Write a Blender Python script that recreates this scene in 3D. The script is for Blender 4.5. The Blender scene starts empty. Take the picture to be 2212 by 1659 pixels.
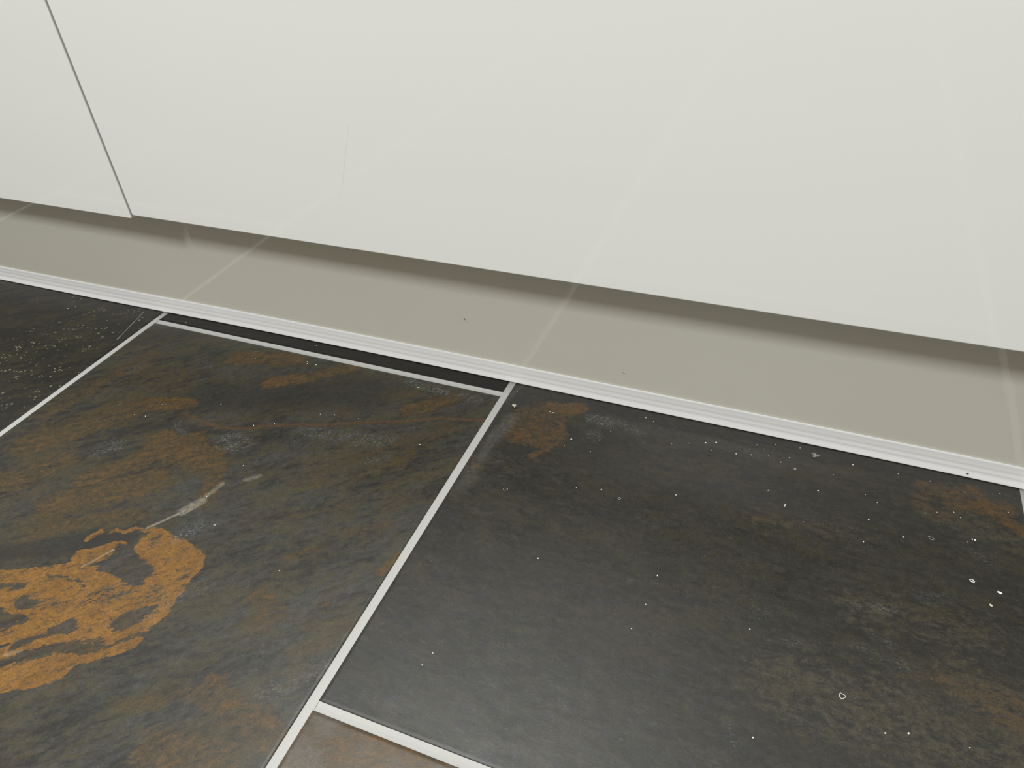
import bpy, bmesh, math, random
import numpy as np
from mathutils import Vector, Matrix, noise as mnoise

random.seed(7)
scene = bpy.context.scene
COL = scene.collection

# ------------------------------------------------------------------ camera
cam_data = bpy.data.cameras.new('camera')
cam = bpy.data.objects.new('camera', cam_data)
COL.objects.link(cam)
RIGHT = Vector((0.928076, 0.368862, -0.051145))
UP = Vector((-0.190677, 0.588676, 0.785559))
FWD = Vector((-0.319871, 0.719306, -0.616669))
rot = Matrix((RIGHT, UP, -FWD)).transposed().to_4x4()
cam.matrix_world = Matrix.Translation((0, 0, 0.412)) @ rot
cam_data.sensor_fit = 'HORIZONTAL'
cam_data.sensor_width = 36.0
cam_data.lens = 1586.991 / 2212 * 36.0
cam_data.clip_start = 0.01
scene.camera = cam

# ------------------------------------------------------------------ world and light
world = bpy.data.worlds.new('room_ambient')
scene.world = world
world.use_nodes = True
bg = world.node_tree.nodes['Background']
bg.inputs[0].default_value = (1.0,0.92,0.78,1.0)
bg.inputs[1].default_value = 0.47

def ceiling_panel(x, y, watts, size, aim):
    ld = bpy.data.lights.new('ceiling_panel', 'AREA')
    ld.shape = 'RECTANGLE'
    ld.size = size
    ld.size_y = size
    ld.energy = watts
    ld.color = (0.96,0.995,1.0)
    lamp = bpy.data.objects.new('ceiling_panel', ld)
    COL.objects.link(lamp)
    lamp.location = (x, y, 2.4)
    lamp.rotation_euler = (Vector((x, y, 2.4)) - Vector(aim)).to_track_quat('Z', 'Y').to_euler()


ceiling_panel(-0.15, -1.86, 54.0, 0.4, (-0.2, 0.4, 0.1))
ceiling_panel(-0.6, -0.3, 36.0, 0.35, (-0.6, -0.3, 0.0))
ceiling_panel(-0.62, 0.66, 30.0, 0.7, (-0.62, 0.66, 0.0))

scene.view_settings.view_transform = 'Standard'
scene.view_settings.look = 'None'
scene.view_settings.exposure = 0.0
scene.view_settings.gamma = 1.0
scene.view_settings.use_curve_mapping = False


# ------------------------------------------------------------------ node helpers
class NT:
    def __init__(s, tree):
        s.t = tree
        s.n = tree.nodes
        s.l = tree.links

    def set(s, sock, v):
        if isinstance(v, bpy.types.NodeSocket):
            s.l.new(v, sock)
        elif isinstance(v, (int, float)):
            try:
                sock.default_value = v
            except TypeError:
                sock.default_value = (v, v, v)
        else:
            v = tuple(v)
            if len(v) == 3 and len(sock.default_value) == 4:
                v = v + (1.0,)
            sock.default_value = v

    def math(s, op, a, b=0.0, c=0.0, clamp=False):
        n = s.n.new('ShaderNodeMath')
        n.operation = op
        n.use_clamp = clamp
        s.set(n.inputs[0], a)
        s.set(n.inputs[1], b)
        s.set(n.inputs[2], c)
        return n.outputs[0]

    def vmath(s, op, a, b=(0, 0, 0), scale=None):
        n = s.n.new('ShaderNodeVectorMath')
        n.operation = op
        s.set(n.inputs[0], a)
        s.set(n.inputs[1], b)
        if scale is not None:
            s.set(n.inputs['Scale'], scale)
        return n.outputs['Value'] if op in ('DOT_PRODUCT', 'LENGTH', 'DISTANCE') else n.outputs[0]

    def noise(s, vec, scale, detail=3.0, rough=0.55, color=False, dist=0.0):
        n = s.n.new('ShaderNodeTexNoise')
        s.set(n.inputs['Vector'], vec)
        n.inputs['Scale'].default_value = scale
        n.inputs['Detail'].default_value = detail
        n.inputs['Roughness'].default_value = rough
        n.inputs['Distortion'].default_value = dist
        return n.outputs['Color'] if color else n.outputs['Fac']

    def ramp(s, v, a, b, lo=0.0, hi=1.0, smooth=True):
        n = s.n.new('ShaderNodeMapRange')
        n.interpolation_type = 'SMOOTHSTEP' if smooth else 'LINEAR'
        s.set(n.inputs['Value'], v)
        s.set(n.inputs['From Min'], a)
        s.set(n.inputs['From Max'], b)
        s.set(n.inputs['To Min'], lo)
        s.set(n.inputs['To Max'], hi)
        return n.outputs[0]

    def mix(s, f, a, b):
        n = s.n.new('ShaderNodeMix')
        n.data_type = 'RGBA'
        s.set(n.inputs[0], f)
        s.set(n.inputs[6], a)
        s.set(n.inputs[7], b)
        return n.outputs[2]

    def mapping(s, vec, rotz, scale):
        n = s.n.new('ShaderNodeMapping')
        n.vector_type = 'POINT'
        s.set(n.inputs['Vector'], vec)
        n.inputs['Rotation'].default_value = (0, 0, rotz)
        n.inputs['Scale'].default_value = scale
        return n.outputs[0]


def new_mat(name):
    m = bpy.data.materials.new(name)
    m.use_nodes = True
    nt = NT(m.node_tree)
    b = m.node_tree.nodes['Principled BSDF']
    return m, nt, b


def simple(name, col, rough, spec=0.5, bump=None, coat=0.0):
    m, nt, b = new_mat(name)
    geo = nt.n.new('ShaderNodeNewGeometry').outputs['Position']
    v = nt.noise(geo, 60, 4)
    c = nt.mix(v, tuple(x * 0.96 for x in col), tuple(min(1, x * 1.04) for x in col))
    nt.set(b.inputs['Base Color'], c)
    b.inputs['Roughness'].default_value = rough
    b.inputs['Specular IOR Level'].default_value = spec
    b.inputs['Coat Weight'].default_value = coat
    if bump:
        bp = nt.n.new('ShaderNodeBump')
        bp.inputs['Strength'].default_value = bump[1]
        bp.inputs['Distance'].default_value = bump[2]
        nt.set(bp.inputs['Height'], nt.noise(geo, bump[0], 3))
        nt.set(b.inputs['Normal'], bp.outputs[0])
    return m


# capsule mask node group: 1 inside a rounded line from A to B, falling to 0 over 'Soft'
g = bpy.data.node_groups.new('capsule_mask', 'ShaderNodeTree')
for nm, ty in (('P', 'NodeSocketVector'), ('A', 'NodeSocketVector'), ('B', 'NodeSocketVector'),
               ('R0', 'NodeSocketFloat'), ('R1', 'NodeSocketFloat'), ('Strength', 'NodeSocketFloat')):
    g.interface.new_socket(nm, in_out='INPUT', socket_type=ty)
g.interface.new_socket('Mask', in_out='OUTPUT', socket_type='NodeSocketFloat')
gn = NT(g)
gi = g.nodes.new('NodeGroupInput')
go = g.nodes.new('NodeGroupOutput')
pa = gn.vmath('SUBTRACT', gi.outputs['P'], gi.outputs['A'])
ba = gn.vmath('SUBTRACT', gi.outputs['B'], gi.outputs['A'])
h = gn.math('DIVIDE', gn.vmath('DOT_PRODUCT', pa, ba), gn.vmath('DOT_PRODUCT', ba, ba), clamp=True)
hb = gn.vmath('SCALE', ba, scale=h)
d = gn.vmath('LENGTH', gn.vmath('SUBTRACT', pa, hb))
mk = gn.ramp(d, gi.outputs['R1'], gi.outputs['R0'])
gn.l.new(gn.math('MULTIPLY', mk, gi.outputs['Strength']), go.inputs[0])


def capsules(nt, P, feats):
    """mask of a feature list: short fine lists as nodes, others as a named attribute of the tile mesh"""
    if isinstance(feats, str):
        n = nt.n.new('ShaderNodeAttribute')
        n.attribute_name = feats
        return n.outputs['Fac']
    out = None
    for (x1, y1, x2, y2, r, soft, st) in feats:
        n = nt.n.new('ShaderNodeGroup')
        n.node_tree = g
        nt.set(n.inputs['P'], P)
        n.inputs['A'].default_value = (x1, y1, 0)
        n.inputs['B'].default_value = (x2, y2, 0)
        n.inputs['R0'].default_value = max(r - soft * 0.5, 0.0)
        n.inputs['R1'].default_value = r + soft * 0.5
        n.inputs['Strength'].default_value = st
        out = n.outputs[0] if out is None else nt.math('MAXIMUM', out, n.outputs[0])
    return out


# ------------------------------------------------------------------ painted features of the slate tiles (metres on the floor)
orange= [(-0.4886,0.1458,-0.4164,0.1768,0.0187,0.0031,1.0), (-0.4658,0.1283,-0.3954,0.165,0.0222,0.003,1.0), (-0.3948,0.2235,-0.3745,0.2189,0.0137,0.0024,1.0), (-0.3678,0.1989,-0.3634,0.2141,0.0168,0.0023,1.0), (-0.3843,0.1768,-0.3621,0.1927,0.0193,0.0022,1.0), (-0.369,0.1555,-0.3556,0.1792,0.0148,0.0021,1.0), (-0.4296,0.1003,-0.3892,0.1251,0.0175,0.002,1.0), (-0.4022,0.1256,-0.3603,0.1568,0.0158,0.0021,1.0), (-0.4385,0.1933,-0.4172,0.2121,0.0065,0.0024,1.0), (-0.4202,0.1804,-0.3913,0.1991,0.0132,0.0031,0.9), (-0.4449,0.2102,-0.4428,0.2171,0.0034,0.0025,0.9), (-0.4343,0.22,-0.407,0.2342,0.0025,0.0021,0.7)]
holes= [(-0.4122,0.1982,-0.3861,0.1946,0.0078,0.0062,1.0), (-0.4139,0.2109,-0.3826,0.2013,0.006,0.0056,1.0), (-0.4456,0.151,-0.4386,0.1503,0.0045,0.0034,1.0), (-0.4373,0.1392,-0.4327,0.1401,0.0037,0.0029,1.0), (-0.4554,0.1377,-0.4405,0.1335,0.0055,0.0033,1.0), (-0.3678,0.1615,-0.3574,0.1746,0.0053,0.0042,1.0), (-0.4054,0.1431,-0.3964,0.1494,0.0043,0.0036,1.0), (-0.4236,0.1225,-0.3922,0.1501,0.0021,0.0035,0.9), (-0.4196,0.1123,-0.371,0.1475,0.0044,0.0055,0.9), (-0.3729,0.1397,-0.3419,0.1645,0.0017,0.0024,0.8), (-0.3554,0.1746,-0.3542,0.1777,0.0032,0.0029,1.0), (-0.4801,0.1538,-0.4547,0.1632,0.0024,0.0024,0.9), (-0.4476,0.1728,-0.4212,0.1792,0.0012,0.0012,0.8), (-0.4212,0.1792,-0.4157,0.177,0.0012,0.0012,0.8), (-0.3552,0.2034,-0.3532,0.2083,0.0026,0.0026,0.7), (-0.3845,0.1355,-0.3713,0.142,0.0041,0.0034,0.8), (-0.4014,0.1707,-0.3842,0.1788,0.0074,0.0112,0.5), (-0.3971,0.2236,-0.3953,0.2289,0.0049,0.0049,0.5), (-0.3642,0.184,-0.3608,0.1891,0.0073,0.0088,0.45), (-0.4386,0.1496,-0.4107,0.1634,0.0037,0.006,0.45)]
rustA= [(-0.4867,0.4367,-0.428,0.4506,0.0123,0.0123,0.75), (-0.4296,0.4117,-0.3998,0.4288,0.0075,0.0069,0.85), (-0.3933,0.4384,-0.3691,0.4615,0.0088,0.0105,0.75), (-0.2862,0.4187,-0.2553,0.4443,0.0093,0.0114,0.7), (-0.5827,0.2722,-0.5296,0.3421,0.021,0.0221,0.62), (-0.5167,0.3546,-0.4854,0.3621,0.0102,0.0091,0.8), (-0.4702,0.3129,-0.4214,0.3084,0.018,0.014,0.75), (-0.4969,0.2573,-0.445,0.3244,0.0119,0.0119,0.75), (-0.4994,0.2271,-0.4431,0.2729,0.0167,0.0167,0.7), (-0.5677,0.2195,-0.5392,0.2628,0.017,0.018,0.6), (-0.4027,0.3032,-0.3891,0.2702,0.0091,0.0073,0.7), (-0.4912,0.2026,-0.4278,0.2417,0.0088,0.0105,0.6), (-0.2909,0.21,-0.2721,0.2051,0.0083,0.0083,0.62), (-0.2502,0.2217,-0.2461,0.2232,0.0021,0.0021,0.9), (-0.2939,0.2463,-0.2759,0.2606,0.0038,0.0054,0.7), (-0.2872,0.1903,-0.2817,0.1979,0.0048,0.0048,0.6), (-0.2754,0.1418,-0.2292,0.1347,0.0121,0.0104,0.62), (-0.287,0.102,-0.2405,0.1097,0.0136,0.0108,0.6), (-0.2825,0.1504,-0.2777,0.1489,0.0037,0.0025,0.8), (-0.3188,0.1167,-0.2902,0.1364,0.0054,0.0072,0.5), (-0.3274,0.3123,-0.2769,0.3806,0.0102,0.0185,0.4), (-0.252,0.2788,-0.2404,0.3212,0.0121,0.0161,0.4), (-0.221,0.2549,-0.2175,0.2753,0.004,0.0033,0.85), (-0.2635,0.356,-0.2448,0.4035,0.0094,0.0141,0.35), (-0.5801,0.4005,-0.5167,0.3821,0.0185,0.0247,0.35), (-0.3216,0.2735,-0.2779,0.3083,0.01,0.0167,0.35), (-0.5987,0.3057,-0.5782,0.4175,0.0098,0.0159,0.5)]
veinA= [(-0.4777,0.3503,-0.4588,0.3466,0.0017,0.0014,1.0), (-0.4588,0.3466,-0.4364,0.3442,0.0017,0.0014,1.0), (-0.4364,0.3442,-0.4155,0.3493,0.0017,0.0013,1.0), (-0.4155,0.3493,-0.387,0.3638,0.0016,0.0013,1.0), (-0.387,0.3638,-0.3482,0.3773,0.0016,0.0013,1.0), (-0.3482,0.3773,-0.311,0.3929,0.0016,0.0013,1.0), (-0.311,0.3929,-0.2846,0.4029,0.0016,0.0013,1.0), (-0.2846,0.4029,-0.2558,0.4169,0.0016,0.0013,1.0), (-0.2558,0.4169,-0.2356,0.421,0.0016,0.0013,1.0), (-0.2356,0.421,-0.2165,0.4273,0.0016,0.0013,1.0)]
paleA= [(-0.4111,0.2328,-0.3964,0.255,0.0011,0.0011,1), (-0.3964,0.255,-0.3902,0.2688,0.0039,0.0031,0.75), (-0.3909,0.2695,-0.3867,0.2894,0.0018,0.0022,0.6), (-0.4295,0.1882,-0.4198,0.208,0.0007,0.0006,0.8), (-0.3718,0.2993,-0.3635,0.3065,0.0023,0.0027,0.4), (-0.4211,0.117,-0.4138,0.1231,0.001,0.0014,0.6)]
whiteA= [(-0.4178,0.3335,-0.4042,0.335,0.01,0.01,0.8), (-0.514,0.2861,-0.5063,0.2965,0.0072,0.0062,0.6), (-0.3071,0.4536,-0.2682,0.4519,0.0049,0.0044,0.9), (-0.2494,0.4511,-0.2316,0.452,0.0052,0.0052,0.6), (-0.3818,0.2359,-0.3765,0.2448,0.0058,0.0058,0.7), (-0.3576,0.3629,-0.2844,0.3781,0.0069,0.0088,0.55), (-0.2865,0.351,-0.2747,0.3607,0.0037,0.0037,0.5), (-0.4759,0.3363,-0.4591,0.3291,0.0026,0.0032,0.7), (-0.5209,0.4193,-0.5066,0.4159,0.005,0.005,0.4), (-0.5774,0.3854,-0.5742,0.3943,0.0063,0.0063,0.4), (-0.2184,0.1786,-0.2472,0.1521,0.006,0.012,0.35), (-0.3506,0.1695,-0.3356,0.2021,0.0072,0.0107,0.35)]
darkA= [(-0.4745,0.3776,-0.3315,0.4278,0.0222,0.0277,0.8), (-0.5091,0.1731,-0.4189,0.2183,0.0092,0.0076,0.9), (-0.4737,0.3338,-0.4433,0.3343,0.0063,0.0063,0.7), (-0.6527,0.4111,-0.5598,0.4578,0.0137,0.0206,0.5)]
rustB= [(-0.183,0.4397,-0.1666,0.4528,0.0187,0.0128,0.62), (-0.184,0.4207,-0.1574,0.4265,0.0142,0.0104,0.66), (0.1509,0.2974,0.1757,0.2949,0.0055,0.0083,0.5), (-0.1692,0.4604,-0.1454,0.465,0.007,0.005,0.9), (-0.155,0.4521,-0.151,0.4257,0.0033,0.0038,0.8), (-0.1654,0.3987,-0.1518,0.4165,0.0036,0.0036,0.75), (-0.2063,0.3753,-0.2011,0.3726,0.0027,0.0027,0.7), (0.1282,0.4576,0.1587,0.4607,0.0105,0.0121,0.6), (0.1429,0.4481,0.1785,0.4534,0.0078,0.0094,0.7), (0.1562,0.4671,0.1693,0.4479,0.0048,0.0071,0.9), (0.1664,0.4469,0.1932,0.4339,0.0053,0.0061,0.9), (0.0083,0.3876,0.0212,0.3875,0.0053,0.0114,0.35), (0.052,0.3936,0.0638,0.4023,0.0053,0.0113,0.3), (0.1499,0.2854,0.1743,0.2833,0.007,0.0091,0.5), (0.1075,0.2969,0.1437,0.2948,0.0057,0.0142,0.35), (0.1334,0.4355,0.1216,0.4432,0.007,0.0078,0.4)]
paleB= [(-0.1287,0.4576,-0.1183,0.4567,0.0068,0.0058,1), (-0.112,0.4632,-0.0893,0.4522,0.0047,0.0066,0.8), (-0.1291,0.439,-0.121,0.4386,0.0037,0.0047,0.8), (0.0838,0.3358,0.0987,0.3382,0.0039,0.0045,0.5), (0.0896,0.3173,0.1001,0.3143,0.0024,0.0031,0.4), (0.1191,0.3558,0.138,0.3618,0.0033,0.0066,0.35), (0.0426,0.2946,0.0493,0.2954,0.003,0.0036,0.4), (0.0241,0.3109,0.0296,0.3128,0.0051,0.007,0.3), (0.1545,0.4056,0.1623,0.4002,0.0028,0.0043,0.5), (-0.0079,0.4562,0.0132,0.4577,0.0044,0.0079,0.35), (-0.0824,0.4397,-0.07,0.4353,0.0027,0.0054,0.35), (0.082,0.3038,0.1101,0.301,0.0047,0.0089,0.3), (0.0163,0.2307,0.0254,0.2202,0.0031,0.0057,0.3)]
scuffB= [(-0.2024,0.3851,-0.1981,0.4347,0.0057,0.0066,0.7), (-0.2027,0.3495,-0.2007,0.4001,0.0062,0.008,0.4), (-0.2072,0.4823,-0.2069,0.4547,0.0016,0.0016,0.5)]
brownB= [(0.0454,0.265,0.1632,0.2633,0.024,0.0346,0.42), (0.081,0.3385,0.147,0.3407,0.0159,0.0287,0.4), (0.1441,0.3009,0.1872,0.2826,0.0164,0.0218,0.55), (0.0176,0.3908,0.0794,0.3943,0.0094,0.0188,0.38), (-0.2134,0.3729,-0.1761,0.38,0.0133,0.0221,0.25), (0.1245,0.437,0.1864,0.423,0.0113,0.0151,0.5)]
scratchL= [(-0.6444,0.4745,-0.6318,0.4237,0.0006,0.0006,0.8)]
fleckL= [(-0.7337,0.3352,-0.6661,0.443,0.042,0.035,1), (-0.7124,0.3187,-0.6401,0.3421,0.0382,0.0255,1), (-0.755,0.4751,-0.74,0.4744,0.0113,0.0081,0.8)]
rustC= [(-0.1766,0.1429,-0.1386,0.1488,0.0155,0.0155,0.8), (-0.2056,0.1492,-0.1944,0.1419,0.0055,0.0055,0.5)]
SPECKS= {'A':[(-0.4068,0.356), (-0.2565,0.3808), (-0.3605,0.3508), (-0.4542,0.3709), (-0.4686,0.44), (-0.4682,0.4402), (-0.4157,0.4513), (-0.4139,0.4488), (-0.4043,0.4495), (-0.389,0.2738), (-0.3237,0.3938), (-0.3591,0.388), (-0.3461,0.391), (-0.3834,0.312), (-0.5212,0.3339), (-0.5093,0.3352), (-0.5074,0.3535), (-0.3909,0.3645), (-0.2935,0.4486), (-0.2692,0.4501), (-0.2707,0.398), (-0.3859,0.2611), (-0.3453,0.3062), (-0.2906,0.2329), (-0.3631,0.2523), (-0.5046,0.3551)],'B':[(-0.2008,0.4514), (-0.2089,0.4663), (-0.205,0.4711), (-0.1578,0.4668), (-0.1679,0.4543), (-0.1649,0.454), (-0.1175,0.4333), (-0.1207,0.4177), (-0.1118,0.4465), (-0.1427,0.4178), (-0.1396,0.4265), (-0.0968,0.4758), (-0.0883,0.4722), (-0.081,0.4697), (-0.0611,0.4475), (-0.0482,0.4524), (-0.0357,0.4571), (-0.0277,0.4598), (0.0032,0.4673), (0.0169,0.4724), (-0.0294,0.4501), (-0.0108,0.4518), (0.0005,0.4545), (0.0089,0.4646), (0.0354,0.4746), (0.0227,0.4532), (0.0286,0.4601), (0.0613,0.452), (0.0841,0.438), (0.0923,0.4326), (0.0868,0.4134), (0.0443,0.3964), (0.0177,0.4208), (0.0305,0.4089), (0.1092,0.4042), (0.0839,0.3911), (0.1316,0.4363), (0.1237,0.4326), (0.1283,0.4676), (0.1391,0.4554), (0.151,0.4629), (0.1743,0.4699), (0.1425,0.44), (0.1466,0.4359), (0.1525,0.4172), (0.1542,0.4169), (0.1492,0.4139), (-0.1192,0.3765), (-0.1005,0.3803), (-0.1237,0.303), (-0.0428,0.3162), (-0.049,0.271), (-0.0448,0.2915), (0.0204,0.2953), (0.031,0.2266), (0.1401,0.261), (0.1099,0.2582), (0.0982,0.2541), (-0.1629,0.203), (-0.1604,0.2126), (0.0172,0.4196), (0.1065,0.4683), (0.0746,0.4675), (0.0132,0.4577), (0.1778,0.4522), (0.0303,0.4074), (0.0517,0.4309), (-0.0463,0.3928)],'S':[(-0.5828,0.4716), (-0.5748,0.4695), (-0.4248,0.4778), (-0.4225,0.4777), (-0.2926,0.4489)],'L':[(-0.8591,0.4729), (-0.7875,0.4589), (-0.7905,0.4508), (-0.7099,0.4593), (-0.734,0.4539), (-0.7288,0.4594), (-0.6702,0.4483)]}

C_DARK = (0.0125, 0.0118, 0.0105)
C_GREY = (0.038, 0.0365, 0.0315)
C_OLIVE = (0.046, 0.038, 0.016)
C_BROWN = (0.045, 0.030, 0.012)
C_RUST = (0.078, 0.042, 0.0125)
C_ORANGE = (0.172, 0.080, 0.014)
C_PALE = (0.20, 0.18, 0.135)
C_WHITE = (0.17, 0.19, 0.20)


def tile_mat(name, angle, seed, rust=None, orange=None, holes=None, vein=None, pale=None,
             white=None, dark=None, brown=None, scuff=None, scratch=None, fleck=None,
             olive=0.5, rusty=0.0, tint=None, tint_f=0.0, grey=1.0, spec=0.42, flat=0.0, c_brown=None, c_haze=None):
    m, nt, b = new_mat(name)
    P3 = nt.n.new('ShaderNodeNewGeometry').outputs['Position']
    P = nt.vmath('MULTIPLY', P3, (1, 1, 0))
    Q = nt.vmath('ADD', P, (seed * 1.37, seed * 0.71, seed))
    w1 = nt.vmath('SCALE', nt.vmath('SUBTRACT', nt.noise(Q, 28, 2, color=True), (0.5, 0.5, 0.5)), scale=0.016)
    w2 = nt.vmath('SCALE', nt.vmath('SUBTRACT', nt.noise(Q, 110, 4, 0.65, color=True), (0.5, 0.5, 0.5)), scale=0.011)
    PW = nt.vmath('MULTIPLY', nt.vmath('ADD', nt.vmath('ADD', P, w1), w2), (1, 1, 0))
    PV = nt.vmath('MULTIPLY', nt.vmath('ADD', P, nt.vmath('SCALE', w2, scale=0.22)), (1, 1, 0))
    QS = nt.mapping(Q, -angle, (1.0, 1.0, 1.0))
    QA = nt.vmath('MULTIPLY', QS, (1.0, 2.5, 1.0))
    QA = nt.vmath('ADD', QA, nt.vmath('SCALE', w1, scale=1.5))
    s_big = nt.noise(QA, 11, 4, 0.6)
    s_mid = nt.noise(QA, 46, 5, 0.66)
    s_fine = nt.noise(QA, 190, 6, 0.8)
    mot = nt.noise(Q, 240, 6, 0.85)
    grain = nt.noise(Q, 900, 3, 0.75)
    blotch = nt.noise(Q, 6.5, 3, 0.5)
    patch = nt.noise(QA, 85, 6, 0.75)
    patch2 = nt.noise(nt.vmath('ADD', QA, (3.1, 0, 0)), 62, 6, 0.75)
    # base stone
    f = nt.math('ADD', nt.math('MULTIPLY', s_big, 0.30), nt.math('ADD', nt.math('MULTIPLY', patch, 0.5), nt.math('MULTIPLY', blotch, 0.2)))
    gr = tuple(c * grey for c in C_GREY)
    col = nt.mix(nt.ramp(f, 0.40, 0.60, flat * 0.5, 1.0 - flat * 0.5), C_DARK, gr)
    col = nt.mix(nt.math('MULTIPLY', nt.ramp(nt.math('ADD', nt.math('MULTIPLY', nt.noise(QA, 17, 5, 0.65), 0.5), nt.math('MULTIPLY', patch2, 0.5)), 0.46, 0.58), olive), col, C_OLIVE)
    if rusty:
        col = nt.mix(nt.math('MULTIPLY', nt.ramp(nt.math('ADD', nt.math('MULTIPLY', nt.noise(QA, 9, 5, 0.68), 0.6), nt.math('MULTIPLY', patch, 0.4)), 0.48, 0.58), rusty), col, C_BROWN)
        col = nt.mix(nt.math('MULTIPLY', nt.ramp(nt.noise(QA, 13.3, 6, 0.7), 0.56, 0.66), rusty * 0.7), col, C_RUST)
    if tint:
        col = nt.mix(tint_f, col, tint)
    if dark:
        col = nt.mix(nt.math('MULTIPLY', capsules(nt, PW, dark), 0.75), col, C_DARK)
    stk = nt.math('ADD', nt.math('MULTIPLY', nt.math('SUBTRACT', patch, 0.5), 2.2), nt.math('ADD', nt.math('MULTIPLY', nt.math('SUBTRACT', s_fine, 0.5), 1.3), nt.math('MULTIPLY', nt.math('SUBTRACT', mot, 0.5), 1.2)))
    if brown:
        k = nt.math('ADD', capsules(nt, PW, brown), stk)
        col = nt.mix(nt.ramp(k, 0.15, 0.75, 0, 0.9), col, c_brown or C_BROWN)
    if rust:
        M = capsules(nt, PW, rust)
        k = nt.math('ADD', M, nt.math('MULTIPLY', stk, nt.ramp(M, 0.0, 0.3)))
        col = nt.mix(nt.ramp(k, 0.12, 0.75, 0, 0.85), col, c_haze or C_BROWN)
        col = nt.mix(nt.ramp(k, 0.55, 1.15, 0, 0.9), col, C_RUST)
    if vein:
        col = nt.mix(nt.math('MULTIPLY', nt.math('MULTIPLY', capsules(nt, PV, vein), nt.ramp(patch, 0.35, 0.6, 0.55, 1.0)), 0.8), col, (0.068, 0.036, 0.015))
    if orange:
        M = capsules(nt, PW, orange)
        spl = nt.noise(QA, 330, 4, 0.75)
        k = nt.math('ADD', M, nt.math('MULTIPLY', nt.math('SUBTRACT', spl, 0.5), 1.0))
        k = nt.math('ADD', k, nt.math('MULTIPLY', nt.math('SUBTRACT', s_mid, 0.5), 0.75))
        km = nt.ramp(k, 0.5, 0.68)
        if holes:
            H = capsules(nt, PW, holes)
            hk = nt.math('ADD', H, nt.math('ADD', nt.math('MULTIPLY', nt.math('SUBTRACT', spl, 0.5), 1.6), nt.math('MULTIPLY', nt.math('SUBTRACT', nt.noise(QA, 120, 6, 0.75), 0.5), 2.4)))
            km = nt.math('MULTIPLY', km, nt.ramp(hk, 0.36, 0.66, 1.0, 0.05))
        pit = nt.ramp(nt.noise(QA, 520, 3, 0.7), 0.36, 0.42, 0.45, 1.0)
        km = nt.math('MULTIPLY', nt.math('MULTIPLY', km, pit), nt.ramp(nt.noise(nt.vmath('ADD', QA, (0, 1.7, 0)), 105, 8, 0.85), 0.41, 0.49, 0.25, 1.0))
        oc = nt.mix(nt.ramp(nt.noise(Q, 40, 4, 0.7), 0.35, 0.65), tuple(c * 0.74 for c in C_ORANGE), C_ORANGE)
        col = nt.mix(km, col, oc)
    if white:
        M = capsules(nt, PW, white)
        wn = nt.noise(QA, 420, 5, 0.8)
        k = nt.math('MULTIPLY', M, nt.ramp(wn, 0.5, 0.66))
        col = nt.mix(nt.math('MULTIPLY', k, 0.95), col, C_WHITE)
    if scuff:
        M = capsules(nt, PW, scuff)
        col = nt.mix(nt.math('MULTIPLY', M, nt.ramp(s_fine, 0.3, 0.7, 0.25, 0.7)), col, (0.105, 0.098, 0.09))
    if pale:
        M = capsules(nt, PV, pale)
        col = nt.mix(nt.math('MULTIPLY', M, nt.ramp(s_fine, 0.3, 0.62, 0.25, 0.95)), col, C_PALE)
    if scratch:
        Psc = nt.vmath('ADD', P, nt.vmath('SCALE', w2, scale=0.06))
        sc = nt.math('MULTIPLY', capsules(nt, nt.vmath('MULTIPLY', Psc, (1, 1, 0)), scratch), nt.ramp(s_fine, 0.35, 0.55, 0.15, 0.9))
        col = nt.mix(sc, col, (0.22, 0.22, 0.21))
    if fleck:
        M = capsules(nt, PW, fleck)
        vo = nt.n.new('ShaderNodeTexVoronoi')
        nt.set(vo.inputs['Vector'], nt.vmath('ADD', Q, nt.vmath('SCALE', w2, scale=0.25)))
        vo.inputs['Scale'].default_value = 300
        vo.inputs['Randomness'].default_value = 1.0
        sz = nt.ramp(nt.noise(Q, 60, 2), 0.35, 0.72, 0.05, 0.42)
        fl = nt.ramp(nt.math('SUBTRACT', vo.outputs['Distance'], sz), 0.0, 0.08, 1.0, 0.0)
        pick = nt.n.new('ShaderNodeSeparateColor')
        nt.l.new(vo.outputs['Color'], pick.inputs[0])
        fl = nt.math('MULTIPLY', fl, nt.ramp(pick.outputs[0], 0.45, 0.95))
        col = nt.mix(nt.math('MULTIPLY', nt.math('MULTIPLY', fl, M), 0.65), col, (0.21, 0.20, 0.12))
    # sparse mineral lines everywhere
    ml = nt.ramp(nt.noise(QA, 130, 6, 0.8), 0.62, 0.74, 0, 0.55)
    col = nt.mix(nt.math('MULTIPLY', ml, nt.ramp(nt.noise(Q, 14, 2), 0.42, 0.62)), col, (0.16, 0.16, 0.145))
    # grain
    gm = nt.math('MULTIPLY', nt.ramp(grain, 0.25, 0.75, 0.66, 1.34, smooth=False), nt.ramp(mot, 0.3, 0.7, 0.62, 1.38, smooth=False))
    hsv = nt.n.new('ShaderNodeHueSaturation')
    nt.set(hsv.inputs['Color'], col)
    nt.set(hsv.inputs['Value'], gm)
    nt.set(b.inputs['Base Color'], hsv.outputs[0])
    nt.set(b.inputs['Roughness'], nt.ramp(s_mid, 0.3, 0.7, 0.39 - 0.05, 0.39 + 0.06))
    b.inputs['Specular IOR Level'].default_value = spec
    hgt = nt.math('ADD', nt.math('MULTIPLY', s_fine, 0.5), nt.math('ADD', nt.math('MULTIPLY', mot, 0.6), nt.math('MULTIPLY', s_mid, 0.35)))
    bp = nt.n.new('ShaderNodeBump')
    bp.inputs['Strength'].default_value = 0.5
    bp.inputs['Distance'].default_value = 0.00028
    nt.set(bp.inputs['Height'], hgt)
    nt.set(b.inputs['Normal'], bp.outputs[0])
    return m


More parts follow.
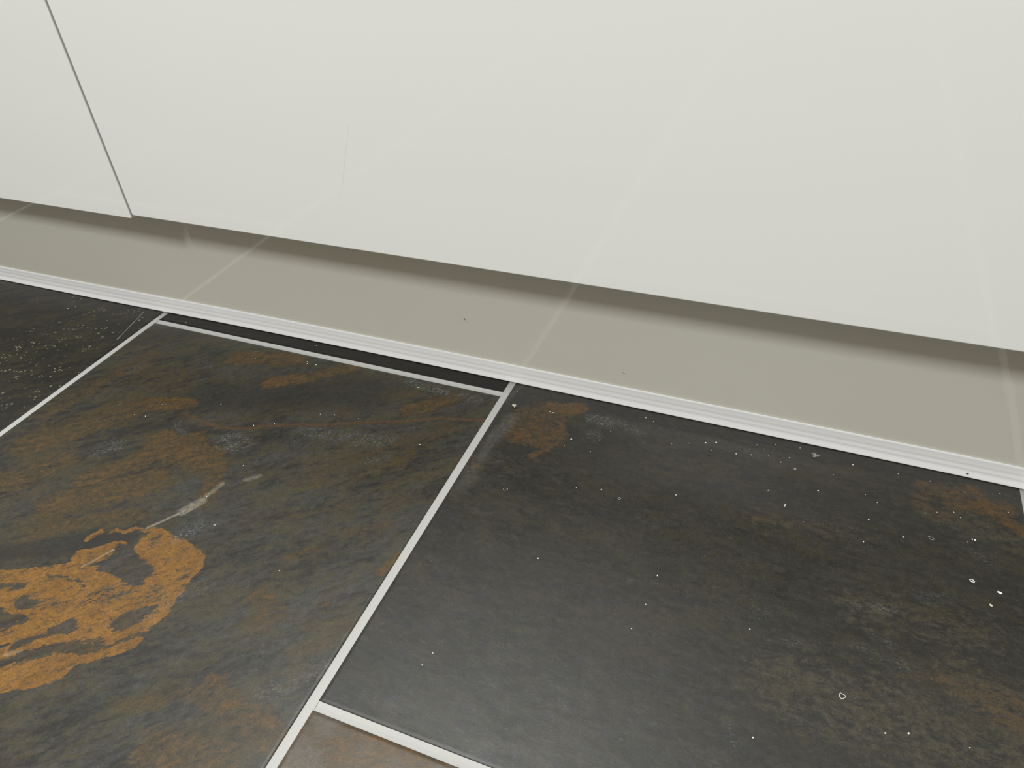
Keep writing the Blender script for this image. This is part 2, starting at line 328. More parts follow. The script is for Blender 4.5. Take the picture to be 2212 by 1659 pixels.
R = math.radians
M_A = tile_mat('slate_rusty', R(42), 1, rust='rustA', orange='orange', holes='holes', vein='veinA', pale=paleA,
               white='whiteA', dark='darkA', olive=0.6, rusty=0.22)
M_B = tile_mat('slate_charcoal', R(-2), 2, rust='rustB', white='paleB', scuff='scuffB', brown='brownB', olive=0.3, grey=0.8, flat=0.5, c_brown=(0.047, 0.039, 0.025), c_haze=(0.052, 0.035, 0.019))
M_L = tile_mat('slate_flecked', R(35), 3, fleck='fleckL', scratch=scratchL, olive=0.35, grey=0.45, spec=0.3)
M_S = tile_mat('slate_black', R(30), 4, olive=0.1, grey=0.3, spec=0.2)
M_C = tile_mat('slate_brown', R(20), 5, rust='rustC', olive=0.5, rusty=0.5, tint=(0.105, 0.078, 0.055), tint_f=0.55)
M_G1 = tile_mat('slate_plain', R(15), 8, olive=0.4, rusty=0.3)
M_G2 = tile_mat('slate_mixed', R(60), 11, olive=0.5, rusty=0.8)

# cabinet fronts: cream lacquer
def lacquer(name, col, rough, coat, scratches=None, peel=(500, 0.02, 0.00005)):
    m, nt, b = new_mat(name)
    P = nt.n.new('ShaderNodeNewGeometry').outputs['Position']
    c = nt.mix(nt.noise(P, 3.0, 2), tuple(x * 0.985 for x in col), tuple(min(1, x * 1.012) for x in col))
    if scratches:
        PX = nt.vmath('MULTIPLY', P, (1, 0, 1))
        for (x1, z1, x2, z2, r, st) in scratches:
            n = nt.n.new('ShaderNodeGroup')
            n.node_tree = g
            nt.set(n.inputs['P'], PX)
            n.inputs['A'].default_value = (x1, 0, z1)
            n.inputs['B'].default_value = (x2, 0, z2)
            n.inputs['R0'].default_value = r * 0.2
            n.inputs['R1'].default_value = r
            n.inputs['Strength'].default_value = st
            c = nt.mix(n.outputs[0], c, (0.42, 0.40, 0.34))
    nt.set(b.inputs['Base Color'], c)
    b.inputs['Roughness'].default_value = rough
    b.inputs['Coat Weight'].default_value = coat
    b.inputs['Coat Roughness'].default_value = 0.03
    bp = nt.n.new('ShaderNodeBump')
    bp.inputs['Strength'].default_value = peel[1]
    bp.inputs['Distance'].default_value = peel[2]
    nt.set(bp.inputs['Height'], nt.noise(P, peel[0], 2))
    nt.set(b.inputs['Normal'], bp.outputs[0])
    return m


M_DOOR = lacquer('cream_lacquer', (0.755,0.755,0.735), 0.07, 0.04, [(-0.3011, 0.2454, -0.3140, 0.2070, 0.0005, 0.2), (-0.3140, 0.2070, -0.3191, 0.1926, 0.0004, 0.2)])
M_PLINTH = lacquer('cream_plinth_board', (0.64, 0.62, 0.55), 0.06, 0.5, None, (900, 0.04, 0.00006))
M_CARC = simple('cabinet_melamine', (0.62, 0.60, 0.54), 0.5)
M_EDGE = simple('carcass_edging', (0.60, 0.585, 0.54), 0.4)
M_WALL = simple('painted_wall', (0.72, 0.70, 0.65), 0.8)
M_SCREED = simple('screed', (0.30, 0.29, 0.27), 0.9)
M_CRUMB = simple('dry_crumb', (0.60, 0.55, 0.43), 0.8, 0.3, (2500, 0.8, 0.0006))
M_DUST = simple('white_dust', (0.78, 0.77, 0.72), 0.8, 0.3)
M_LINT = simple('grey_lint', (0.42, 0.42, 0.40), 0.9, 0.2)
M_RING = simple('dried_droplet', (0.50, 0.50, 0.46), 0.7, 0.3)
M_FLECK = simple('dark_fleck', (0.05, 0.045, 0.04), 0.7, 0.3)
M_INK = simple('bluish_black_fleck', (0.045, 0.045, 0.07), 0.6, 0.3)

# grout: pale grey cement with tiny pits
M_GROUT, nt, b = new_mat('pale_grout')
P = nt.n.new('ShaderNodeNewGeometry').outputs['Position']
c = nt.mix(nt.noise(P, 900, 5, 0.8), tuple(x * 0.90 for x in (0.38, 0.375, 0.36)), tuple(min(1, x * 1.08) for x in (0.38, 0.375, 0.36)))
c = nt.mix(nt.ramp(nt.noise(P, 420, 2), 0.70, 0.74, 0, 0.5), c, (0.3, 0.29, 0.27))
c = nt.mix(nt.ramp(nt.noise(P, 12, 3), 0.5, 0.75, 0, 0.12), c, (0.5, 0.48, 0.42))
nt.set(b.inputs['Base Color'], c)
b.inputs['Roughness'].default_value = 0.85
b.inputs['Specular IOR Level'].default_value = 0.2
bp = nt.n.new('ShaderNodeBump')
bp.inputs['Strength'].default_value = 0.5
bp.inputs['Distance'].default_value = 0.0003
nt.set(bp.inputs['Height'], nt.noise(P, 1400, 4, 0.7))
nt.set(b.inputs['Normal'], bp.outputs[0])

# plinth seal: translucent grey-white PVC with faint lengthwise streaks
M_SEAL, nt, b = new_mat('pale_pvc_seal')
P = nt.n.new('ShaderNodeNewGeometry').outputs['Position']
PS = nt.vmath('MULTIPLY', P, (4.0, 1.0, 260.0))
c = nt.mix(nt.noise(PS, 3.0, 3), tuple(x * 0.955 for x in (0.88, 0.88, 0.89)), tuple(min(1, x * 1.03) for x in (0.88, 0.88, 0.89)))
c = nt.mix(nt.ramp(nt.noise(P, 260, 3, 0.7), 0.73, 0.78, 0, 0.35), c, (0.35, 0.33, 0.30))
nt.set(b.inputs['Base Color'], c)
b.inputs['Roughness'].default_value = 0.38
b.inputs['Specular IOR Level'].default_value = 0.4


# ------------------------------------------------------------------ mesh helpers
def obj(name, bm, mat, parent=None, smooth=False):
    me = bpy.data.meshes.new(name)
    bmesh.ops.recalc_face_normals(bm, faces=bm.faces[:])
    bm.to_mesh(me)
    bm.free()
    me.materials.append(mat)
    if smooth:
        for p in me.polygons:
            p.use_smooth = True
    o = bpy.data.objects.new(name, me)
    COL.objects.link(o)
    if parent:
        o.parent = parent
        o.matrix_parent_inverse = parent.matrix_world.inverted()
    return o


def empty(name, loc, label=None, cat=None, group=None):
    o = bpy.data.objects.new(name, None)
    o.location = loc
    o.empty_display_size = 0.05
    COL.objects.link(o)
    o.matrix_world = Matrix.Translation(loc)
    tag(o, label, cat, group)
    return o


def tag(o, label=None, cat=None, group=None, kind=None):
    if label:
        o['label'] = label
    if cat:
        o['category'] = cat
    if group:
        o['group'] = group
    if kind:
        o['kind'] = kind
    return o


def box(bm, x0, x1, y0, y1, z0, z1, bevel=0.0, seg=2):
    r = bmesh.ops.create_cube(bm, size=1.0)
    vs = r['verts']
    for v in vs:
        v.co = Vector((x0 if v.co.x < 0 else x1, y0 if v.co.y < 0 else y1, z0 if v.co.z < 0 else z1))
    if bevel:
        es = list({e for v in vs for e in v.link_edges})
        bmesh.ops.bevel(bm, geom=es, offset=bevel, segments=seg, profile=0.5, affect='EDGES')
    return vs


def tube(bm, pts, radii, n=6):
    rings = []
    for i, p in enumerate(pts):
        p = Vector(p)
        a = Vector(pts[max(i - 1, 0)])
        c = Vector(pts[min(i + 1, len(pts) - 1)])
        t = (c - a).normalized()
        u = t.orthogonal().normalized()
        w = t.cross(u)
        r = radii[i] if isinstance(radii, (list, tuple)) else radii
        rings.append([bm.verts.new(p + (u * math.cos(k * math.tau / n) + w * math.sin(k * math.tau / n)) * r) for k in range(n)])
    for r0, r1 in zip(rings, rings[1:]):
        for k in range(n):
            bm.faces.new((r0[k], r0[(k + 1) % n], r1[(k + 1) % n], r1[k]))
    bm.faces.new(rings[0][::-1])
    bm.faces.new(rings[-1])


# ------------------------------------------------------------------ floor: screed, grout, tiles
XA, XB, XC = -0.6198, -0.2142, 0.1909      # centres of the long joints
PX = 0.4054                                # tile width + joint
PY = 0.6087                                # tile length + joint
JW = 0.0062                                # joint width
YJ_A = 0.46445                             # cross joint in the rusty column
YJ_B = 0.15835                             # cross joint in the column right of it
YBACK, YFRONT = 0.80, -1.30

bm = bmesh.new()
box(bm, -2.65, 1.45, YFRONT, YBACK, -0.05, -0.0125)
floor = obj('floor', bm, M_SCREED)
tag(floor, 'floor of large dark slate tiles with pale grout', kind='structure')


def strip_profile(bm, p0, p1, horiz):
    """concave grout joint from p0 to p1; horiz=True runs along x"""
    hw = JW / 2 + 0.0004
    prof = [(-hw, -0.0115), (-hw, -0.00055), (-hw * 0.62, -0.0009), (0.0, -0.00115), (hw * 0.62, -0.0009), (hw, -0.00055), (hw, -0.0115)]
    ends = []
    for p in (p0, p1):
        ring = []
        for (o, z) in prof:
            ring.append(bm.verts.new((p[0], p[1] + o, z) if horiz else (p[0] + o, p[1], z)))
        ends.append(ring)
    n = len(prof)
    for k in range(n):
        bm.faces.new((ends[0][k], ends[0][(k + 1) % n], ends[1][(k + 1) % n], ends[1][k]))
    bm.faces.new(ends[0][::-1])
    bm.faces.new(ends[1])


columns = []       # (x0, x1, joint phase)
xs = sorted([XB + PX * k for k in range(-6, 5)])
for i in range(len(xs) - 1):
    columns.append((xs[i], xs[i + 1], YJ_A if (i - 5) % 2 == 0 else YJ_B))
gb = bmesh.new()
for x in xs:
    strip_profile(gb, (x, YFRONT + 0.002, 0), (x, YBACK - 0.002, 0), False)
tiles = []
for (x0, x1, ph) in columns:
    ys = [ph + PY * k for k in range(-4, 3)]
    ys = [y for y in ys if YFRONT < y < YBACK]
    for y in ys:
        strip_profile(gb, (x0 + JW / 2 - 0.0004, y, 0), (x1 - JW / 2 + 0.0004, y, 0), True)
    cuts = [YFRONT - JW / 2] + ys + [YBACK + JW / 2]
    for a, c2 in zip(cuts, cuts[1:]):
        tiles.append((x0 + JW / 2, x1 - JW / 2, a + JW / 2, c2 - JW / 2))
grout = obj('grout', gb, M_GROUT, floor)
grout['label'] = 'pale grey grout joints between the dark tiles'

MASKS = {
    'slate_rusty': dict(rustA=rustA, orange=orange, holes=holes, whiteA=whiteA, darkA=darkA, veinA=veinA),
    'slate_charcoal': dict(rustB=rustB, brownB=brownB, paleB=paleB, scuffB=scuffB),
    'slate_flecked': dict(fleckL=fleckL),
    'slate_brown': dict(rustC=rustC),
}


def mask_values(X, Y, feats):
    out = np.zeros_like(X)
    for (x1, y1, x2, y2, r, soft, st) in feats:
        bx, by = x2 - x1, y2 - y1
        t = np.clip(((X - x1) * bx + (Y - y1) * by) / max(bx * bx + by * by, 1e-9), 0, 1)
        dd = np.hypot(X - x1 - t * bx, Y - y1 - t * by)
        r0, r1 = max(r - soft * 0.5, 0.0), r + soft * 0.5
        k = np.clip((r1 - dd) / (r1 - r0), 0, 1)
        out = np.maximum(out, k * k * (3 - 2 * k) * st)
    return out


def slate_tile(x0, x1, y0, y1, mat, masks, step=0.0021):
    """tile with softly uneven cleft surface and chamfered edge; mineral stain masks ride on the mesh"""
    nx, ny = max(2, int((x1 - x0) / step)), max(2, int((y1 - y0) / step))
    e = 0.0006
    gx = np.concatenate([[x0], np.linspace(x0 + e, x1 - e, nx), [x1]])
    gy = np.concatenate([[y0], np.linspace(y0 + e, y1 - e, ny), [y1]])
    mx_, my_ = len(gx), len(gy)
    X, Y = np.meshgrid(gx, gy)
    Z = np.zeros_like(X)
    wx, wy, fx, fy = (np.zeros(X.size) for _ in range(4))
    xf, yf = X.ravel(), Y.ravel()
    zz = np.zeros(X.size)
    nv, tv = mnoise.noise_vector, mnoise.turbulence_vector
    for i in range(X.size):
        p = Vector((xf[i], yf[i], 0.0))
        a1 = nv(p * 30)
        a2 = nv(p * 95 + Vector((5, 1, 2)))
        a3 = nv(p * 260 + Vector((1, 7, 3)))
        wx[i] = a1.x * 0.0042 + a2.x * 0.0026 + a3.x * 0.0013
        wy[i] = a1.y * 0.0042 + a2.y * 0.0026 + a3.y * 0.0013
        fx[i] = a2.x * 0.0007 + a3.x * 0.0004
        fy[i] = a2.y * 0.0007 + a3.y * 0.0004
        zz[i] = a1.z * 0.00010 + a2.z * 0.00004
    Z = np.minimum(zz.reshape(X.shape) - 0.00012, 0.0)
    Z[0, :] = Z[-1, :] = -0.0006
    Z[:, 0] = Z[:, -1] = -0.0006
    co = np.stack([X.ravel(), Y.ravel(), Z.ravel()], 1)
    # bottom ring
    idx = np.arange(X.size).reshape(X.shape)
    ring = list(idx[0, :]) + list(idx[1:, -1]) + list(idx[-1, -2::-1]) + list(idx[-2:0:-1, 0])
    low = co[ring].copy()
    low[:, 2] = -0.0105
    co_all = np.concatenate([co, low])
    a0 = idx[:-1, :-1].ravel()
    faces = np.stack([a0, idx[:-1, 1:].ravel(), idx[1:, 1:].ravel(), idx[1:, :-1].ravel()], 1).tolist()
    n0, m_ = X.size, len(ring)
    for k in range(m_):
        k2 = (k + 1) % m_
        faces.append([int(ring[k2]), int(ring[k]), n0 + k, n0 + k2])
    faces.append([n0 + k for k in range(m_)][::-1])
    me = bpy.data.meshes.new('tile')
    me.from_pydata(co_all.tolist(), [], faces)
    me.polygons.foreach_set('use_smooth', [True] * len(a0) + [False] * (m_ + 1))
    me.materials.append(mat)
    for nm_, fs in masks.items():
        if nm_ == 'veinA':
            v = mask_values(xf + fx, yf + fy, fs)
        else:
            v = mask_values(xf + wx, yf + wy, fs)
        at = me.attributes.new(nm_, 'FLOAT', 'POINT')
        at.data.foreach_set('value', np.concatenate([v, np.zeros(m_)]).astype(np.float32))
    me.update()
    t_ = bpy.data.objects.new('tile', me)
    COL.objects.link(t_)
    t_.parent = floor
    return t_


cx = {'A': (XA + XB) / 2, 'B': (XB + XC) / 2, 'L': XA - PX / 2}
for i, (x0, x1, y0, y1) in enumerate(sorted(tiles)):
    mx, my = (x0 + x1) / 2, (y0 + y1) / 2
    mat, lab = (M_G1, None) if (i * 7) % 3 else (M_G2, None)
    if abs(mx - cx['A']) < 0.1:
        if y0 < 0.3 < y1:
            mat, lab = M_A, 'slate tile with a large orange rust patch and rusty brown streaks'
        elif y0 > 0.4:
            mat, lab = M_S, 'black slate tile showing as a narrow sliver along the plinth'
    elif abs(mx - cx['B']) < 0.1:
        if y0 < 0.3 < y1:
            mat, lab = M_B, 'charcoal slate tile with one rust brown corner, dusted with white specks'
        elif y0 < 0.1 < y1:
            mat, lab = M_C, 'brownish slate tile below the cross joint'
    elif abs(mx - cx['L']) < 0.1 and y0 < 0.4 < y1:
        mat, lab = M_L, 'black slate tile with beige mineral flecks'
    elif mx > XC and y0 < 0.4 < y1:
        mat = M_G1
    if lab:
        t = slate_tile(x0, x1, y0, y1, mat, MASKS.get(mat.name, {}))
        t['label'] = lab
    else:
        bm = bmesh.new()
        box(bm, x0, x1, y0, y1, -0.0105, 0.0, 0.0005, 2)
        obj('tile', bm, mat, floor)

# ------------------------------------------------------------------ wall behind the cabinets
bm = bmesh.new()
box(bm, -2.65, 1.45, 1.06, 1.16, -0.05, 2.4)
tag(obj('wall_back', bm, M_WALL), 'plain wall behind the kitchen cabinets', kind='structure')

# ------------------------------------------------------------------ plinth board with its seal
# slightly bowed board: front face y as a function of x
CURVE = [(-2.4, 0.4790), (-0.8721, 0.4790), (-0.7529, 0.4797), (-0.6701, 0.4806), (-0.5687, 0.4824), (-0.4507, 0.4832), (-0.3641, 0.4834),
         (-0.2546, 0.4831), (-0.1637, 0.4823), (-0.0264, 0.4816), (0.0320, 0.4812), (0.1454, 0.4804), (0.1907, 0.4797), (1.2, 0.4790)]


def bow(x):
    for i in range(len(CURVE) - 1):
        a, c3 = CURVE[i], CURVE[i + 1]
        if a[0] <= x <= c3[0]:
            # catmull-rom through the neighbours
            p0 = CURVE[max(i - 1, 0)][1]
            p3 = CURVE[min(i + 2, len(CURVE) - 1)][1]
            t = (x - a[0]) / (c3[0] - a[0])
            if i in (0, len(CURVE) - 2):
                return a[1] + (c3[1] - a[1]) * t
            return 0.5 * (2 * a[1] + (c3[1] - p0) * t + (2 * p0 - 5 * a[1] + 4 * c3[1] - p3) * t * t + (3 * a[1] - p0 - 3 * c3[1] + p3) * t ** 3)
    return CURVE[-1][1]


def swept(profile, x0, x1, n):
    """sweep a closed (dy, z) profile along the bowed line"""
    bm = bmesh.new()
    rings = []
    for i in range(n + 1):
        x = x0 + (x1 - x0) * i / n
        y = bow(x)
        rings.append([bm.verts.new((x, y + dy, z)) for dy, z in profile])
    m = len(profile)
    for r0, r1 in zip(rings, rings[1:]):
        for k in range(m):
            bm.faces.new((r0[k], r0[(k + 1) % m], r1[(k + 1) % m], r1[k]))
    bm.faces.new(rings[0][::-1])
    bm.faces.new(rings[-1])
    return bm


PF = 0.0030   # board face behind the seal's foot
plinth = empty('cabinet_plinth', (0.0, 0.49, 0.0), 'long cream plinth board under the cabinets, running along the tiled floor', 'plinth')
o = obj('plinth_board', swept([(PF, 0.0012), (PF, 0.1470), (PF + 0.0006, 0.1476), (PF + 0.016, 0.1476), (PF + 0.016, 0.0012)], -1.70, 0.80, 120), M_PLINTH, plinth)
seal_prof = [(PF, 0.0186), (PF - 0.0008, 0.0188), (PF - 0.0013, 0.0184), (PF - 0.0014, 0.0168), (PF - 0.0012, 0.0148),
             (PF - 0.00150, 0.0132), (PF - 0.00150, 0.0122), (PF - 0.00125, 0.0106), (PF - 0.0014, 0.0094), (PF - 0.00178, 0.0080),
             (PF - 0.00175, 0.0070), (PF - 0.00155, 0.0056), (PF - 0.00185, 0.0046), (PF - 0.0024, 0.0022), (PF - 0.0030, 0.0008),
             (PF - 0.0029, 0.0004), (PF - 0.0022, 0.0004), (PF - 0.0010, 0.0030), (PF, 0.0036)]
o = obj('plinth_seal', swept(seal_prof, -1.70, 0.80, 160), M_SEAL, plinth, smooth=True)
o['label'] = 'pale grey ribbed plastic seal strip along the bottom edge'

# ------------------------------------------------------------------ cabinets
YD = 0.42855


def rounded_front(x0, x1, z0, z1, y0, y1, rl, rr):
    """cabinet front: outline with rounded lower corners, edges softened"""
    bm = bmesh.new()
    pts = []

    def arc(cxx, czz, r, a0, a1, n=5):
        for i in range(n + 1):
            a = a0 + (a1 - a0) * i / n
            pts.append((cxx + r * math.cos(a), czz + r * math.sin(a)))
    arc(x0 + rl, z0 + rl, rl, math.pi, 1.5 * math.pi)
    arc(x1 - rr, z0 + rr, rr, 1.5 * math.pi, 2 * math.pi)
    pts.append((x1, z1))
    pts.append((x0, z1))
    f = bm.faces.new([bm.verts.new((x, y0, z)) for x, z in pts])
    r = bmesh.ops.extrude_face_region(bm, geom=[f])
    bmesh.ops.translate(bm, verts=[v for v in r['geom'] if isinstance(v, bmesh.types.BMVert)], vec=(0, y1 - y0, 0))
    es = [e for e in bm.edges if abs(e.verts[0].co.y - e.verts[1].co.y) < 1e-6]
    bmesh.ops.bevel(bm, geom=es, offset=0.0009, segments=3, profile=0.5, affect='EDGES', clamp_overlap=True)
    return bm


def cabinet(x0, x1, zb, rl, rr, label, front_name):
    root = empty('kitchen_cabinet', ((x0 + x1) / 2, 0.74, 0.0), label, 'cabinet')
    obj(front_name, rounded_front(x0 + 0.0013, x1 - 0.0012, zb, 0.866, YD, YD + 0.018, rl, rr), M_DOOR, root)
    bm = bmesh.new()
    t = 0.018
    yf = YD + 0.0195
    box(bm, x0 + 0.0003, x0 + t, yf, 1.05, 0.152, 0.87)
    box(bm, x1 - t, x1 - 0.0003, yf, 1.05, 0.152, 0.87)
    box(bm, x0 + t, x1 - t, yf, 1.05, 0.152, 0.152 + t)
    box(bm, x0 + t, x1 - t, yf, 1.05, 0.852, 0.87)
    box(bm, x0 + t, x1 - t, 1.042, 1.05, 0.152 + t, 0.852)
    obj('carcass', bm, M_CARC, root)
    for lx in (x0 + 0.08, x1 - 0.08):
        for ly in (0.56, 0.98):
            bm = bmesh.new()
            bmesh.ops.create_cone(bm, cap_ends=True, segments=16, radius1=0.022, radius2=0.016, depth=0.152, matrix=Matrix.Translation((lx, ly, 0.076)))
            obj('leg', bm, M_FLECK, root)
    return root


GX = -0.5458
cabinet(GX - 0.600, GX, 0.1437, 0.0012, 0.0012, 'cream glossy cabinet left of the thin vertical gap, its front hanging slightly lower', 'door')
cabinet(GX, GX + 1.0, 0.1472, 0.0022, 0.001, 'wide cream glossy cabinet right of the thin vertical gap, filling most of the view', 'door')

# ------------------------------------------------------------------ bits lying on the floor and stuck to the boards
def lump_bm(rx, ry, rz, sub, amp, seed, z=None):
    bm = bmesh.new()
    bmesh.ops.create_icosphere(bm, subdivisions=sub, radius=1.0)
    for v in bm.verts:
        n = mnoise.noise(v.co * 1.6 + Vector((seed, 2.3 * seed, 0.7 * seed)))
        v.co *= 1.0 + amp * n
        v.co = Vector((v.co.x * rx, v.co.y * ry, v.co.z * rz))
    lo = min(v.co.z for v in bm.verts)
    for v in bm.verts:
        v.co.z -= lo
    return bm


def place(o, x, y, rz=0.0, z=0.0, label=None, cat=None, group=None):
    o.location = (x, y, z)
    o.rotation_euler = (0, 0, rz)
    tag(o, label, cat, group)
    return o


# the big crumb: a curled bean of dry plaster
bm = bmesh.new()
pts, rad = [], []
for i in range(9):
    a = R(-70 + i * 27)
    pts.append((0.00100 * math.cos(a) * 1.15, 0.00100 * math.sin(a), 0.00120 + 0.0002 * math.sin(a * 2)))
    rad.append(0.00118 * (0.72 + 0.28 * math.sin(math.pi * (i + 0.8) / 9.6)))
tube(bm, pts, rad, 10)
for v in bm.verts:
    v.co += Vector((1, 1, 1)) * 0.00022 * mnoise.noise(v.co * 1500)
lo = min(v.co.z for v in bm.verts)
for v in bm.verts:
    v.co.z -= lo
place(obj('crumb', bm, M_CRUMB, smooth=True), -0.2002, 0.4509, R(20), 0.0, 'beige crumb near the top of the long grout joint, largest bit on the floor', 'crumb')

place(obj('paint_fleck', lump_bm(0.0016, 0.0009, 0.0004, 2, 0.25, 3.0), M_DUST, smooth=True), 0.1651, 0.3755, R(-20), 0, 'bright white oval fleck near the right edge of the charcoal tile', 'fleck')
place(obj('paint_fleck', lump_bm(0.0008, 0.0011, 0.0006, 2, 0.5, 5.0), M_CRUMB, smooth=True), 0.1590, 0.3630, R(30), 0, 'yellowish fleck just below the bright white oval fleck', 'fleck')


def ring_bm(rx, ry, r, gap=0.0, n=20, wob=0.12, seed=1.0):
    bm = bmesh.new()
    rings = []
    cnt = n
    for i in range(cnt):
        a = math.tau * i / n
        k = 1 + wob * mnoise.noise(Vector((math.cos(a) * 1.3 + seed, math.sin(a) * 1.3, seed)))
        c4 = Vector((rx * k * math.cos(a), ry * k * math.sin(a), r * 0.5))
        u = Vector((math.cos(a), math.sin(a), 0))
        rr = r * (0.75 + 0.5 * abs(mnoise.noise(Vector((a, seed, 3)))))
        rings.append([bm.verts.new(c4 + u * rr * math.cos(q * math.tau / 5) + Vector((0, 0, rr * 0.6 * math.sin(q * math.tau / 5)))) for q in range(5)])
    for i in range(cnt):
        r0, r1 = rings[i], rings[(i + 1) % cnt]
        for q in range(5):
            bm.faces.new((r0[q], r0[(q + 1) % 5], r1[(q + 1) % 5], r1[q]))
    lo = min(v.co.z for v in bm.verts)
    for v in bm.verts:
        v.co.z -= lo
    return bm


place(obj('dried_drop', ring_bm(0.0014, 0.0009, 0.00042), M_DUST, smooth=True), 0.1498, 0.3800, R(-30), 0, 'bright ring of a dried drop beside the white oval fleck', 'dried drop')
place(obj('dried_drop', ring_bm(0.0018, 0.0014, 0.00030, wob=0.5, seed=4), M_RING, smooth=True), 0.0754, 0.2687, R(-40), 0, 'lone grey ring of a dried drop low on the charcoal tile', 'dried drop')
place(obj('dried_drop', ring_bm(0.0018, 0.0011, 0.00016, wob=0.4, seed=6), M_LINT, smooth=True), 0.1270, 0.4096, R(-25), 0, 'thin hexagonal ring mark below the rusty right corner', 'dried drop')
place(obj('dried_drop', ring_bm(0.0016, 0.0012, 0.00018, wob=0.5, seed=9), M_LINT, smooth=True), -0.1700, 0.3571, R(10), 0, 'faint grey ring mark right of the long grout joint', 'dried drop')
place(obj('dried_drop', ring_bm(0.0012, 0.0009, 0.00022, wob=0.6, seed=12), M_LINT, smooth=True), -0.0852, 0.3760, R(50), 0, 'small grey smudge in the middle of the charcoal tile', 'dried drop')

# lint fluff near the seal
bm = bmesh.new()
rnd = random.Random(4)
for k in range(16):
    a = rnd.uniform(0, math.tau)
    p = Vector((rnd.gauss(0, 0.0009), rnd.gauss(0, 0.0011), 0.0003))
    pts = []
    dv = Vector((math.cos(a), math.sin(a), 0))
    for i in range(5):
        pts.append(tuple(p))
        dv = (dv + Vector((rnd.uniform(-.6, .6), rnd.uniform(-.6, .6), rnd.uniform(-.15, .2)))).normalized()
        p = p + dv * 0.0006
        p.z = max(p.z, 0.00015)
    tube(bm, pts, 0.00012, 4)
for i, (a, c5) in enumerate([((0, 0, .0003), (-0.0028, 0.0030, .0003)), ((0.0003, 0, .0003), (-0.0012, 0.0034, .0004))]):
    tube(bm, [a, ((a[0] + c5[0]) / 2 + .0004, (a[1] + c5[1]) / 2, .0005), c5], 0.00012, 4)
place(obj('lint_tuft', bm, M_LINT), 0.0470, 0.4690, 0.0, 0, 'small tuft of grey lint near the seal on the charcoal tile', 'lint')

# tick-shaped and curled shavings
bm = bmesh.new()
tube(bm, [(-0.0014, 0.0008, .0003), (0.0004, 0.0, .0003), (-0.0012, -0.0009, .0003)], 0.00018, 5)
place(obj('shaving', bm, M_DUST), 0.0342, 0.4494, R(15), 0, 'tiny v-shaped white shaving below the grey lint tuft', 'shaving')
bm = bmesh.new()
tube(bm, [(-0.0011, 0.0003, .0003), (-0.0006, -0.0004, .0004), (0.0002, -0.0005, .0005), (0.0012, 0.0001, .0004)], [.0002, .0004, .0004, .0002], 6)
place(obj('shaving', bm, M_CRUMB), -0.3631, 0.2523, R(45), 0, 'small curled cream shaving in the middle of the rusty tile', 'shaving')

# marks stuck on the plinth board
def on_plinth(name, bm, mat, x, z, label, cat):
    o = obj(name, bm, mat)
    o.location = (x, bow(x) + PF - 0.00012, z)
    return tag(o, label, cat)


bm = bmesh.new()
tube(bm, [(-0.0004, 0, 0.0018), (-0.0003, -0.0002, 0.0010), (0.0000, -0.0002, 0.0003), (0.0005, 0, -0.0003)], [.00022, .00012, .00015, .00032], 6)
for a in [((0.0000, 0, 0.0000), (-0.0006, 0, -0.0008), (-0.0014, 0, -0.0016)), ((0.0003, 0, -0.0001), (0.0007, 0, -0.0012), (0.0020, 0, -0.0028)),
          ((0.0000, 0, 0.0000), (-0.0003, 0, -0.0009), (-0.0005, 0, -0.0013))]:
    tube(bm, a, 0.00006, 4)
on_plinth('dead_midge', bm, M_FLECK, -0.2578, 0.0583, 'tiny dark squashed midge stuck on the plinth board', 'insect')
bm = bmesh.new()
tube(bm, [(-0.0017, 0, 0.0006), (-0.0005, -0.0001, 0.0002), (0.0006, -0.0001, -0.0001), (0.0015, 0, -0.0009)], 0.00011, 4)
on_plinth('short_hair', bm, M_FLECK, -0.1122, 0.0330, 'short dark hair stuck low on the plinth board', 'hair')
o = obj('dirt_fleck', lump_bm(0.0010, 0.0004, 0.0006, 2, 0.4, 8.0), M_INK, smooth=True)
o.location = (0.1530, bow(0.153) + PF - 0.0022, 0.0026)
tag(o, 'bluish black dirt fleck on the seal strip near its right end', 'fleck')
o = obj('dirt_fleck', lump_bm(0.0006, 0.0005, 0.0002, 1, 0.4, 9.0), M_FLECK, smooth=True)
place(o, -0.4008, 0.4630, 0, -0.0011, 'dark dirt fleck on the thin cross joint beside the plinth', 'fleck')
o = obj('paint_fleck', lump_bm(0.00045, 0.0003, 0.00045, 1, 0.3, 2.0), M_DUST, smooth=True)
o.location = (-0.1815, bow(-0.1815) + PF - 0.0004, 0.1128)
tag(o, 'tiny white fleck on the plinth just under the cabinet front', 'fleck')

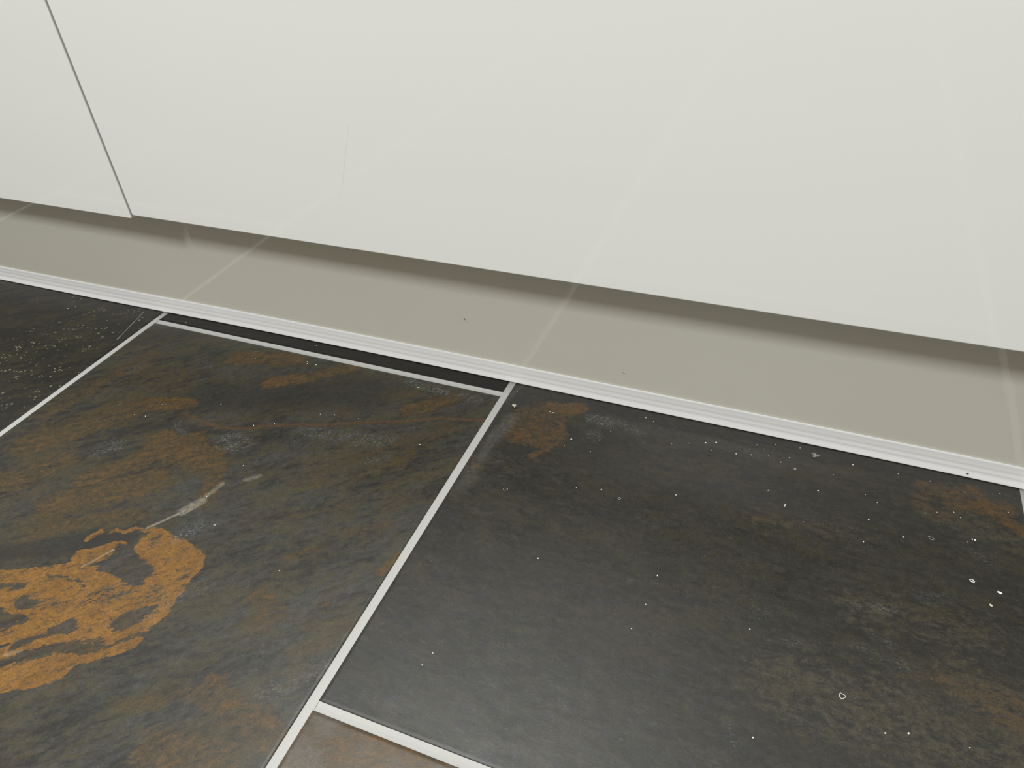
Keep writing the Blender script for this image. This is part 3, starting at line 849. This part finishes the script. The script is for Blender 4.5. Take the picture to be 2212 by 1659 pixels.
# white dust specks, each its own object
protos = []
for k in range(4):
    rx = 0.00050 * (1 + 0.12 * k)
    protos.append(lump_bm(rx, rx * 0.8, rx * 0.6, 1, 0.35, 20.0 + k))
pm = []
for k, bmx in enumerate(protos):
    me = bpy.data.meshes.new('dust_speck')
    bmx.to_mesh(me)
    bmx.free()
    me.materials.append(M_DUST)
    pm.append(me)
def zone(key, x, y):
    """what the speck lies beside, for its label and its group"""
    if key == 'L':
        return 'on the beige-flecked tile at the far left'
    if key == 'S':
        return 'on the narrow black tile sliver beside the seal' if x < -0.3 else 'at the right end of the black tile sliver'
    if key == 'A':
        if y > 0.43:
            return 'on the rusty tile close under the thin cross joint'
        if x < -0.43:
            return 'among the brown streaks left on the rusty tile'
        if y > 0.37 and x > -0.37:
            return 'along the thin brown vein of the rusty tile'
        return 'in the middle of the rusty tile'
    if x < -0.14 and y > 0.44:
        return 'on the brown corner stain next to the big beige crumb'
    if x < 0.0 and y > 0.41:
        return 'on the charcoal tile between the corner stain and the seal'
    if x < 0.10 and y > 0.43:
        return 'around the grey lint tuft near the seal'
    if x >= 0.10 and y > 0.43:
        return 'on the rusty right corner of the charcoal tile'
    if x >= 0.10 and y > 0.39:
        return 'just below the rusty right corner'
    if y > 0.34:
        return 'in the upper middle of the charcoal tile'
    if x < -0.09:
        return 'in the lower left part of the charcoal tile'
    if y > 0.265:
        return 'in the centre of the charcoal tile'
    return 'at the bottom right of the charcoal tile'


SKIP = {(-0.2008, 0.4514), (-0.3631, 0.2523), (-0.2002, 0.4509)}
rnd = random.Random(11)
done = []
for key, pts in SPECKS.items():
    for (x, y) in pts:
        if (x, y) in SKIP or any((x - a) ** 2 + (y - c6) ** 2 < 0.0009 ** 2 for a, c6 in done):
            continue
        done.append((x, y))
        o = bpy.data.objects.new('dust_speck', pm[rnd.randrange(4)])
        COL.objects.link(o)
        s = rnd.choice((0.62, 0.72, 0.85, 1.0, 1.25)) * (0.8 if key != 'B' else 1.0)
        o.scale = (s, s, s)
        zn = zone(key, x, y)
        place(o, x, y, rnd.uniform(0, 6.28), 0.0, 'tiny white dust speck ' + zn, 'speck', 'white dust specks ' + zn)
